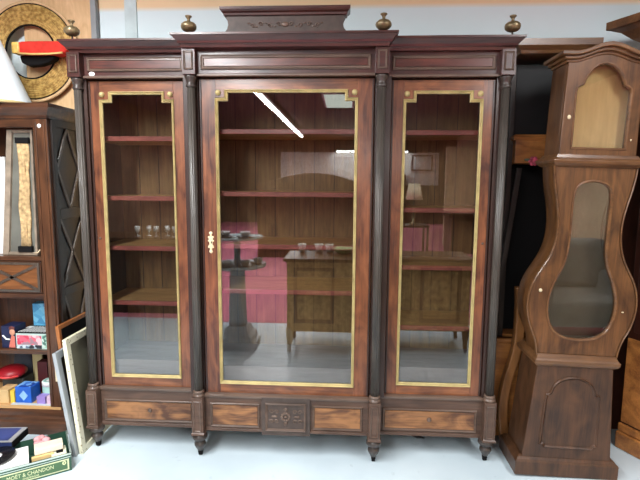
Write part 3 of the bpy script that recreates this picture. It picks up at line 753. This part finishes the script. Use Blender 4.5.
t = thing('portrait_box', (-1.70, .22, .521), 'dark blue box with a reddish portrait, left of the pink picture box', 'box')
MB().box(-1.745, -1.658, .2, .30, .521, .655).build('carton', plain('navy_card', (28, 34, 66), .5, .4, 0, 0, .3, 20), t, .002)
MB().ball((-1.675, .199, .62), .018, .003, .022, 10).build('face_print', plain('portrait_skin', (196, 140, 112), .6), t)
MB().ball((-1.677, .1995, .642), .020, .0025, .015, 10).build('hair_print', plain('portrait_hair', (96, 44, 40), .6), t)
MB().prism([(-1.70, .525), (-1.66, .525), (-1.66, .595), (-1.68, .6)], .197, .2).build('dress_print', plain('portrait_dress', (196, 108, 92), .6), t)
MB().tube([(-1.735, .198, .60), (-1.715, .197, .578), (-1.69, .198, .575)], .005, 6).build('ribbon_print', 'white', t)
endthing()
single(MB().ball((-1.76, .3, .545), .04, .04, .024, 12), 'yellow_pouch', plain('mustard', (164, 140, 74), .7), 'mustard yellow pouch beside the dark blue portrait box', 'pouch')
single(MB().box(-1.70, -1.655, .33, .42, .521, .60), 'green_tin', plain('olive_tin', (74, 84, 60), .45), 'small olive tin behind the dark blue portrait box', 'tin', None, .004)
# lower opening: floor z .172
def label_box(name, x0, x1, y0, y1, z0, z1, mat, label, cat='box', rot=0., lid=None):
    cx, cy = (x0+x1)/2, (y0+y1)/2
    t = thing(name, (cx, cy, z0), label, cat)
    t.rotation_euler = (0, 0, rot)
    b = MB().box(x0, x1, y0, y1, z0, z1).build('carton', mat, t, .002)
    return t
t = label_box('blue_box', -1.685, -1.585, .2, .29, .173, .275, plain('royal_blue_card', (30, 92, 190), .45, .5, 0, 0, .2, 18), 'bright blue square box with pale diamond mark, lower opening of the bookcase')
MB().prism([(-1.632, .19), (-1.605, .222), (-1.632, .254), (-1.66, .222)], .1975, .2).build('diamond_mark', plain('pale_blue_print', (140, 184, 226), .5), t)
MB().box(-1.68, -1.59, .205, .285, .275, .277).build('lid_print', multi('lid_blue', [(24, 60, 140), (120, 170, 224), (40, 100, 196)], 40), t)
endthing()
t = thing('tape_roll', (-1.512, .285, .173), 'mint and white tape roll lying at the right of the lower opening', 'roll')
MB().lathe([(.024, .175), (.046, .175), (.048, .20), (.047, .285), (.043, .290), (.026, .290), (.024, .285), (.024, .175)], (-1.512, .285, 0), 'z', 28).build('roll', plain('mint_roll', (160, 200, 190), .5), t)
MB().lathe([(.025, .286), (.044, .2905), (.0485, .286), (.0485, .262), (.047, .262)], (-1.512, .285, 0), 'z', 28).build('white_rim', 'white', t)
MB().lathe([(.001, .1755), (.0235, .1755), (.0235, .283), (.001, .283)], (-1.512, .285, 0), 'z', 20).build('core', 'blackgloss', t)
endthing()
label_box('lilac_box', -1.545, -1.492, .19, .24, .173, .222, plain('lilac_card', (150, 128, 196), .5), 'lilac little box in front of the mint tape roll'); endthing()
label_box('pale_pink_box', -1.483, -1.45, .19, .25, .173, .225, plain('pale_pink_card', (206, 176, 200), .5), 'pale pink little box next to the right post of the bookcase'); endthing()
label_box('tan_box', -1.79, -1.722, .19, .28, .173, .258, plain('tan_card', (206, 172, 120), .6), 'tan cardboard box at the left of the bright blue box'); endthing()
label_box('yellow_box', -1.718, -1.692, .2, .27, .173, .25, plain('yellow_card', (226, 192, 70), .5), 'narrow yellow box squeezed between tan and bright blue boxes'); endthing()
single(MB().box(-1.70, -1.45, .175, .198, .1725, .178), 'clear_wrap', plain('clear_film', (190, 196, 196), .3, .5), 'pale crumpled film strip on the lower shelf front', 'wrapper', None, .002)
t = thing('red_bag', (-1.75, .30, .26), 'shiny red bag in the lower opening, above the tan box', 'bag')
MB().ball((-1.775, .31, .326), .085, .085, .040, 18).build('bag', plain('red_vinyl', (150, 22, 32), .42, .5, 0, .1), t)
MB().tube([(-1.85, .26, .318), (-1.775, .223, .318), (-1.70, .26, .318)], .006, 8).build('seam', plain('red_piping', (220, 70, 70), .4), t)
MB().box(-1.84, -1.70, .30, .40, .173, .285).build('flat_pack', plain('dark_packet', (52, 56, 54), .6), t, .006)
endthing()
single(MB().box(-1.715, -1.65, .42, .432, .1725, .40), 'cream_card', plain('cream_card', (206, 190, 140), .6), 'cream card upright behind the red bag', 'card', None, .001)
single(MB().box(-1.645, -1.58, .36, .41, .1725, .375), 'maroon_box', plain('maroon_card', (84, 30, 34), .6), 'tall maroon box behind the bright blue box', 'box', None, .002)
single(MB().ball((-1.79, .44, .32), .065, .03, .147, 14), 'grey_bundle', plain('grey_cloth', (66, 70, 80), .8), 'dark grey cloth bundle at the back of the lower opening', 'bundle')
single(MB().ball((-1.515, .41, .226), .055, .045, .053, 14), 'black_pouch', plain('black_leather', (32, 34, 40), .45), 'black pouch behind the bright blue box and the tape roll', 'pouch')

# picture frames leaning in the gap
def frame(name, label, x0, z1, lean, y0, y1, w, th, fm, bm_, bev=.002, part='backing'):
    """upright frame in a y-z plane, foot at x0, leaning towards -x"""
    a = math.atan(lean)
    t = thing(name, (x0, (y0+y1)/2, 0), label, 'frame', None, (0, -a, 0))
    h = (y1-y0)/2
    b = MB().box(0-th, 0, -h, -h+w, 0, z1).box(-th, 0, h-w, h, 0, z1).box(-th, 0, -h+w, h-w, 0, w).box(-th, 0, -h+w, h-w, z1-w, z1)
    b.build('frame', fm, t, bev)
    if bm_: MB().box(-th*.7, -th*.4, -h+w*.8, h-w*.8, w*.8, z1-w*.8).build(part, bm_, t)
    endthing()
def speck():
    nt = NT('speckled_cream'); b = principled(nt, .5, .4)
    tc = nt.n('ShaderNodeTexCoord'); v = nt.n('ShaderNodeTexVoronoi'); v.inputs['Scale'].default_value = 38
    nt.l(tc.outputs['Object'], v.inputs['Vector'])
    r = nt.n('ShaderNodeValToRGB'); r.color_ramp.elements[0].position = .14; r.color_ramp.elements[1].position = .22
    r.color_ramp.elements[0].color = lin((150, 138, 104)); r.color_ramp.elements[1].color = lin((226, 222, 196))
    nt.l(v.outputs['Distance'], r.inputs[0]); nt.l(r.outputs[0], b.inputs['Base Color']); return nt.m
frame('picture_frame', 'cream speckled picture frame with grey-green backing, leaning nearest the glazed cabinet', -1.139, .665, .095, -.035, .40, .038, .022, speck(), plain('grey_green_backing', (128, 124, 104), .5, .4, 0, 0, .15, 4))
frame('picture_frame', 'silvery grey empty frame leaning between the bookcase and the cream frame', -1.165, .60, .14, -.06, .23, .04, .02, plain('silver_grey_frame', (168, 174, 178), .45, .5, .2), 'darkboard')
frame('picture_frame', 'orange-brown wooden frame, rearmost of the leaning frames beside the bookcase', -1.215, .72, .09, .03, .38, .022, .02, wood('orange_frame', (180, 112, 58), (140, 82, 40), 'z', .4, .2, k=.9), 'black')

# carton with records on the floor
U = Vector((-.816, -.578, 0)); Wd = Vector((-.578, .816, 0)); C0 = Vector((-1.119, -.179, 0))
t = thing('drinks_carton', (C0+U*.29+Wd*.145), 'low green and cream lettered carton of records on the floor, bottom left', 'carton')
g = plain('bottle_green_card', (44, 78, 62), .5); cr = plain('cream_print', (206, 210, 166), .5)
H = .098; ln = .58; wd_ = .265
b = MB()
def side(p, q, th, inw):
    d = (q-p); b.obox((p+q)/2+inw*th/2+Vector((0, 0, H/2)), d/2, inw*th/2, (0, 0, H/2))
side(C0, C0+U*ln, .005, Wd); side(C0+Wd*wd_, C0+Wd*wd_+U*ln, .005, -Wd); side(C0+Wd*.005, C0+Wd*(wd_-.005), .005, U); side(C0+U*ln+Wd*.005, C0+U*ln+Wd*(wd_-.005), .005, -U)
b.obox(C0+U*ln/2+Wd*wd_/2+Vector((0, 0, .003)), U*ln*.49, Wd*wd_*.49, (0, 0, .003))
b.build('tray', g, t, .001)
b = MB()
b.obox(C0+U*ln/2+Wd*.002+Vector((0, 0, H-.004)), U*ln*.501, Wd*.0035, (0, 0, .004)).obox(C0+U*.002+Wd*wd_/2+Vector((0, 0, H-.004)), U*.0035, Wd*wd_*.5, (0, 0, .004))
b.obox(C0+U*ln/2-Wd*.0006+Vector((0, 0, .079)), U*ln*.499, Wd*.0007, (0, 0, .0018))
b.build('cream_rim', plain('pale_rim', (184, 200, 190), .5), t)
# cream cartouche with green field
def face(u, z, off=-.001): return C0+U*u-Wd*abs(off)+Vector((0, 0, z))
b = MB()
def rect(u0, u1, z0, z1, off, th=.0008): b.obox((face(u0, z0, off)+face(u1, z1, off))/2, U*(u1-u0)/2, Wd*th/2, (0, 0, (z1-z0)/2))
rect(.012, .40, .010, .070, .0007); b.build('cartouche', cr, t)
b = MB(); rect(.020, .392, .016, .064, .0014); b.build('green_field', plain('leaf_green_print', (72, 104, 70), .5), t)
b = MB()
for k in range(8):
    a = k*PI/4; b.ball(tuple(face(.034, .052, .002)+U*.007*math.cos(a)+Vector((0, 0, .007*math.sin(a)))), .004, .004, .004, 6)
b.build('printed_flower', cr, t)
def text(body, size, center, xdir, zdir, mat, parent, name='lettering'):
    cu = bpy.data.curves.new(name, 'FONT'); cu.body = body; cu.size = size; cu.align_x = 'CENTER'; cu.align_y = 'CENTER'; cu.extrude = .0004; cu.resolution_u = 2
    tmp = bpy.data.objects.new(name, cu); COL.objects.link(tmp)
    bpy.context.view_layer.update()
    me = bpy.data.meshes.new_from_object(tmp.evaluated_get(bpy.context.evaluated_depsgraph_get()))
    COL.objects.unlink(tmp); bpy.data.objects.remove(tmp); bpy.data.curves.remove(cu)
    xd = Vector(xdir).normalized(); zd = Vector(zdir).normalized(); yd = xd.cross(zd)
    mt = Matrix((xd, zd*1.25, yd)).transposed().to_4x4(); mt.translation = Vector(center)-ORG
    me.transform(mt); me.materials.clear(); me.materials.append(mat)
    o = bpy.data.objects.new(name, me); COL.objects.link(o); o.parent = parent; return o
text('MOËT & CHANDON', .0228, face(.186, .045, .0026), -U, (0, 0, 1), cr, t)
text('CHAMPAGNE', .012, face(.186, .0245, .0026), -U, (0, 0, 1), cr, t)
lg = MB(); lg.obox(C0+U*.055+Wd*.05+Vector((0, 0, H+.0012)), U*.035, Wd*.045, (0, 0, .0012)); fl = lg.build('flap', plain('flap_cream', (214, 214, 186), .6), t)
lg = MB(); lg.obox(C0+U*.050+Wd*.045+Vector((0, 0, H+.0028)), U*.016, Wd*.018, (0, 0, .0006)); lg.build('printed_mark', 'black', fl)
endthing()
def onbox(u, w, z): return C0+U*u+Wd*w+Vector((0, 0, z))
# contents: each its own thing
single(MB().obox(onbox(.36, .10, .092), U*.17, Wd*.085, (0, 0, .011)), 'record_sleeve', 'white', 'white paper record sleeve in the green carton, under the black disc', 'sleeve', None, .002)
p = onbox(.335, .125, .114)
t = thing('vinyl_record', tuple(p), 'black vinyl record with white centre label on the carton', 'record')
MB().lathe([(.001, .0), (.0875, .0), (.0885, .001), (.0875, .0022), (.034, .0022), (.033, .0028), (.001, .0028)], p, 'z', 48).build('disc', plain('vinyl', (20, 20, 22), .25, .5), t)
MB().lathe([(.003, .003), (.03, .003), (.03, .0034), (.003, .0034)], p, 'z', 32).build('centre_label', 'white', t)
t.rotation_euler = (.10, -.06, 0)
endthing()
t = thing('blue_case', tuple(onbox(.36, .24, .1)), 'dark blue flat case lying across the back of the green carton', 'case')
d1 = Vector((-.98, -.1, 0)).normalized(); d2 = Vector((-d1.y*-1, 0, 0))
d2 = Vector((.1, -.98, 0)).normalized()
cc = Vector((-1.60, -.105, .118))
MB().obox(cc, d1*.14, d2*.075, (0, 0, .018)).build('case', plain('navy_cloth', (36, 48, 92), .6, .3, 0, 0, .25, 10), t, .003)
MB().obox(cc+Vector((0, 0, .020)), d1*.142, d2*.077, (0, 0, .002)).build('cover_edge', plain('silver_edge', (150, 150, 150), .4), t)
MB().obox(cc+Vector((-.01, 0, .0225)), d1*.125, d2*.065, (0, 0, .001)).build('cover_panel', plain('blue_print', (52, 66, 118), .4, .5, 0, 0, .3, 12), t)
MB().obox(cc-d1*.143, d1*.003, d2*.074, (0, 0, .017)).build('dark_side', 'black', t)
endthing()
pc = onbox(.125, .185, .10)
b = MB()
for k in range(7): b.ball((pc.x+.022*math.cos(k*1.7), pc.y+.017*math.sin(k*1.7), .105+.008*(k % 3)), .022, .02, .016, 10)
single(b, 'pink_cloth', plain('pink_fabric', (214, 158, 160), .8, .2, 0, 0, .25, 30), 'crumpled pink fabric bundle in the green carton', 'cloth')
pc = onbox(.098, .078, .1)
t = thing('cream_packet', tuple(pc), 'cream paper packet at the right end of the carton, before the pink fabric', 'packet')
MB().obox(pc+Vector((0, 0, .024)), U*.066, Wd*.035, (0, 0, .016)).build('packet', plain('cream_paper', (226, 214, 190), .7), t, .004)
MB().obox(pc+U*.03+Vector((0, 0, -.004))-Wd*.04, U*.05, Wd*.010, (0, 0, .010)).build('tan_strip', plain('tan_paper', (206, 176, 120), .7), t, .002)
endthing()

# ------------------------------------------------------------------ what stands in the room behind the viewer (seen in the glass)
M['carvedwood'] = plain('carved_walnut', (224, 176, 114), .5, .4, 0, 0, .5, 26, .6)
t = thing('sideboard', (.62, -1.80, 0), 'low carved walnut sideboard facing the glazed cabinet', 'sideboard')
MB().box(-.2, 1.42, -2.02, -1.57, .2, .83).build('body', 'carvedwood', t, .006)
MB().box(-.23, 1.45, -2.05, -1.54, .83, .86).build('top', 'oakx', t, .006)
for s0 in (-.14, .42, .98):
    MB().moulding([(s0, .28), (s0+.36, .28), (s0+.36, .78), (s0, .78)][::-1], [(0, -1.572), (0, -1.56), (-.02, -1.55), (-.035, -1.572)]).build('door_moulding', 'oakx', t)
    e = MB()
    for i in range(9):
        a = 2*PI*i/9; e.ball((s0+.18+.07*math.cos(a), -1.565, .55+.14*math.sin(a)), .035, .014, .03, 8)
    e.build('carved_wreath', 'carvedwood', t)
for x in (-.18, 1.40):
    for y in (-1.6, -1.99):
        MB().tube([(x, y, .22), (x, y+.01, .14), (x, y, .06), (x, y+.03, .012)], [.035, .03, .018, .02], 10).build('leg', 'ivory' if (x < 0 and y > -1.8) else 'oak', t)
endthing()
single(MB().lathe([(.03, .861), (.07, .87), (.10, .91), (.095, .915), (.02, .88)], (.29, -1.9, 0)), 'green_dish', plain('pale_green_glaze', (150, 190, 130), .3), 'pale green dish on the carved sideboard', 'dish')
for k in range(6):
    x = -.1+.13*k+.03*(k % 2)
    if k == 3: continue
    single(MB().lathe([(.02, .861), (.035, .87), (.03, .90), (.045, .94), (.04, .94), (.025, .90)], (x, -1.95, 0), 'z', 14), 'porcelain_cup', 'white', 'white porcelain cup in the row on the carved sideboard', 'cup', 'cups on the sideboard')
t = thing('pedestal_stand', (-.68, -1.75, 0), 'grey column pedestal carrying two round tiers, facing the cabinet', 'stand')
grey = plain('grey_stone', (216, 222, 226), .6)
MB().loftrect(-.80, -.56, -1.87, -1.63, [(.06, 0), (.06, .05), (.03, .06), (.03, .11), (.0, .13), (-.01, .16), (-.03, .2)], True).build('base', grey, t)
MB().lathe([(.085, .2), (.075, .5), (.07, .74)], (-.68, -1.75, 0), 'z', 32, True, lambda a: 1-.05*max(0, math.cos(14*a))).build('shaft', grey, t)
MB().lathe([(.07, .735), (.26, .75), (.27, .77), (.001, .77)], (-.68, -1.75, 0), 'z', 36).build('lower_tier', plain('pale_tray', (186, 200, 204), .3), t)
MB().lathe([(.03, .77), (.03, 1.0)], (-.68, -1.75, 0), 'z', 16).build('stem', grey, t)
MB().lathe([(.03, .995), (.24, 1.01), (.25, 1.025), (.001, 1.022)], (-.68, -1.75, 0), 'z', 36).build('upper_tier', plain('pale_tray_top', (186, 200, 204), .3), t)
endthing()
cups = [(-.58, -1.62, .771, 'lower'), (-.49, -1.77, .771, 'lower'), (-.74, -1.57, .771, 'lower'), (-.58, -1.64, 1.026, 'upper'), (-.76, -1.64, 1.026, 'upper')]
first = None
for x, y, z, w in cups:
    if first is None:
        c_ = thing('tea_cup', (x, y, z), '', 'cup'); first = c_
        MB().lathe([(.02, .006), (.03, .012), (.042, .035), (.046, .055), (.043, .055), (.03, .02), (.001, .014)], (x, y, z), 'z', 22).build('cup', 'white', c_)
        MB().lathe([(.03, .0), (.06, .004), (.075, .012), (.073, .014), (.03, .007), (.001, .006)], (x, y, z), 'z', 26).build('saucer', plain('dark_rim', (90, 84, 90), .3), c_)
        endthing()
    else:
        c_ = copy_tree(first); c_.location = (x, y, z)
    tag(c_, 'white cup on dark saucer on the %s tier of the grey pedestal' % w, 'cup', 'cups on the %s tier' % w)
t = thing('wall_lamp_table', (1.5, -5.9, 0), 'small dark side table behind the viewer, under the cream lamp', 'table')
MB().box(1.25, 1.75, -6.15, -5.65, .74, .78).build('table_top', 'oakd', t, .004)
for x in (1.28, 1.72):
    for y in (-6.12, -5.68): MB().tube([(x, y, .74), (x, y, 0)], .02, 8).build('leg', 'oakd', t)
endthing()
t = thing('table_lamp', (1.5, -5.9, .781), 'cream shaded table lamp on the small dark side table', 'lamp')
MB().lathe([(.07, .782), (.07, .80), (.02, .83), (.035, .95), (.02, 1.1), (.01, 1.28)], (1.5, -5.9, 0), 'z', 18).build('base', 'bronze', t)
MB().lathe([(.15, 1.22), (.10, 1.50), (.098, 1.50), (.148, 1.22)], (1.5, -5.9, 0), 'z', 28).build('lamp_shade', plain('cream_shade', (236, 222, 190), .7), t)
endthing()
t = thing('writing_desk', (2.35, -4.9, 0), 'dark writing desk far behind the viewer', 'desk')
MB().box(1.85, 2.9, -5.25, -4.6, 1.0, 1.06).build('desk_top', 'oakd', t, .004)
MB().box(1.9, 2.85, -5.2, -4.65, .45, 1.0).build('body', 'oakd', t, .004)
for x in (1.93, 2.82):
    for y in (-5.17, -4.68): MB().tube([(x, y, .46), (x, y, 0)], .03, 8).build('leg', 'oakd', t)
endthing()
for x, z, w, h, lb in ((3.0, 2.2, .75, .55, 'grey landscape picture on the far wall'),):
    t = thing('wall_picture', (x, YN+.02, z-h/2), lb, 'picture')
    MB().moulding([(x-w/2, z-h/2), (x+w/2, z-h/2), (x+w/2, z+h/2), (x-w/2, z+h/2)], [(0, YN+.001), (0, YN+.03), (.04, YN+.02), (.04, YN+.001)]).build('frame', 'oakd', t)
    MB().box(x-w/2+.04, x+w/2-.04, YN+.002, YN+.008, z-h/2+.04, z+h/2-.04).build('canvas', plain('canvas_grey', (120, 126, 124), .7, .3, 0, 0, .4, 8), t); endthing()
t = thing('bed_headboard', (-.4, -6.9, 0), 'broad hump-topped wooden headboard behind the viewer', 'headboard')
hp = [(-1.4, 0), (.7, 0), (.7, 1.45)] + [(.7-2.1*i/16, 1.45+.24*math.sin(PI*i/16)) for i in range(1, 16)] + [(-1.4, 1.45)]
MB().prism(hp, -6.95, -6.88).build('panel', 'oakd', t, .01)
MB().box(-1.45, -1.38, -6.97, -6.86, 0, 1.5).build('post', 'oak', t, .01); MB().box(.68, .75, -6.97, -6.86, 0, 1.5).build('post', 'oak', t, .01)
endthing()
struct(MB().box(2.66, XR-.001, -9.1, -9., 0, 2.36), 'wall_partition', M['cream'])
batten(2.6, -5.6, -4.1, 2.95, 'added white twin fill batten on the ceiling, unseen, lighting the cream partition', LIGHT*.9)  # added fill light, kept clear of the panes, to brighten the partition
t = thing('tall_bookcase', (2.1, YN+.3, 0), 'tall brown bookcase against the far wall', 'bookcase')
MB().box(1.6, 2.4, YN+.02, YN+.3, 0, 1.80).build('body', 'oakd', t, .004)
for z in (.5, .95, 1.4): MB().box(1.64, 2.36, YN+.301, YN+.303, z, z+.36).build('painted_shelf_shade', 'black', t)  # flat black sheets paint the shade of open shelves on a solid front
endthing()

t = thing('long_table', (-2.15, -2.9, 0), 'long dark cupboard table behind the viewer on the left, carrying glasses', 'table')
MB().box(-2.95, -1.32, -3.2, -2.58, .84, .88).build('table_top', 'oakd', t, .004)
MB().box(-2.9, -1.38, -3.15, -2.62, .004, .84).build('cupboard_base', 'darkboard', t, .004)
endthing()
for k in range(6):
    single(MB().lathe([(.03, .881), (.032, .885), (.006, .89), (.006, .92), (.03, .95), (.028, 1.0), (.026, 1.0), (.005, .93)], (-2.1+.11*k, -2.75-.06*(k % 2), 0), 'z', 14), 'wine_glass', 'white', 'pale stemmed glass in the row on the long dark table', 'glass', 'glasses on the long table')
t = thing('armchair', (2.6, -2.45, 0), 'grey upholstered armchair on the right behind the viewer', 'armchair')
gf = plain('grey_upholstery', (150, 148, 142), .9, .2, 0, 0, .15, 12)
MB().box(2.15, 3.05, -2.85, -2.1, .18, .44).build('seat', gf, t, .05, 4)
MB().box(2.15, 3.05, -2.95, -2.70, .44, .95).build('backrest', gf, t, .08, 4)
for x in (2.12, 2.95): MB().box(x, x+.14, -2.85, -2.08, .25, .64).build('armrest', gf, t, .05, 4)
for x in (2.2, 3.0):
    for y in (-2.8, -2.2): MB().tube([(x, y, .19), (x, y, 0)], [.03, .02], 8).build('leg', 'oak', t)
endthing()
# ------------------------------------------------------------------ view
SC.view_settings.view_transform = 'Standard'; SC.view_settings.look = 'None'
SC.view_settings.gamma = 1.; SC.view_settings.use_curve_mapping = False
SC.view_settings.exposure = .12
SC.cycles.max_bounces = 10; SC.cycles.transparent_max_bounces = 16
SC.cycles.use_denoising = True
SC.cycles.sample_clamp_indirect = 4
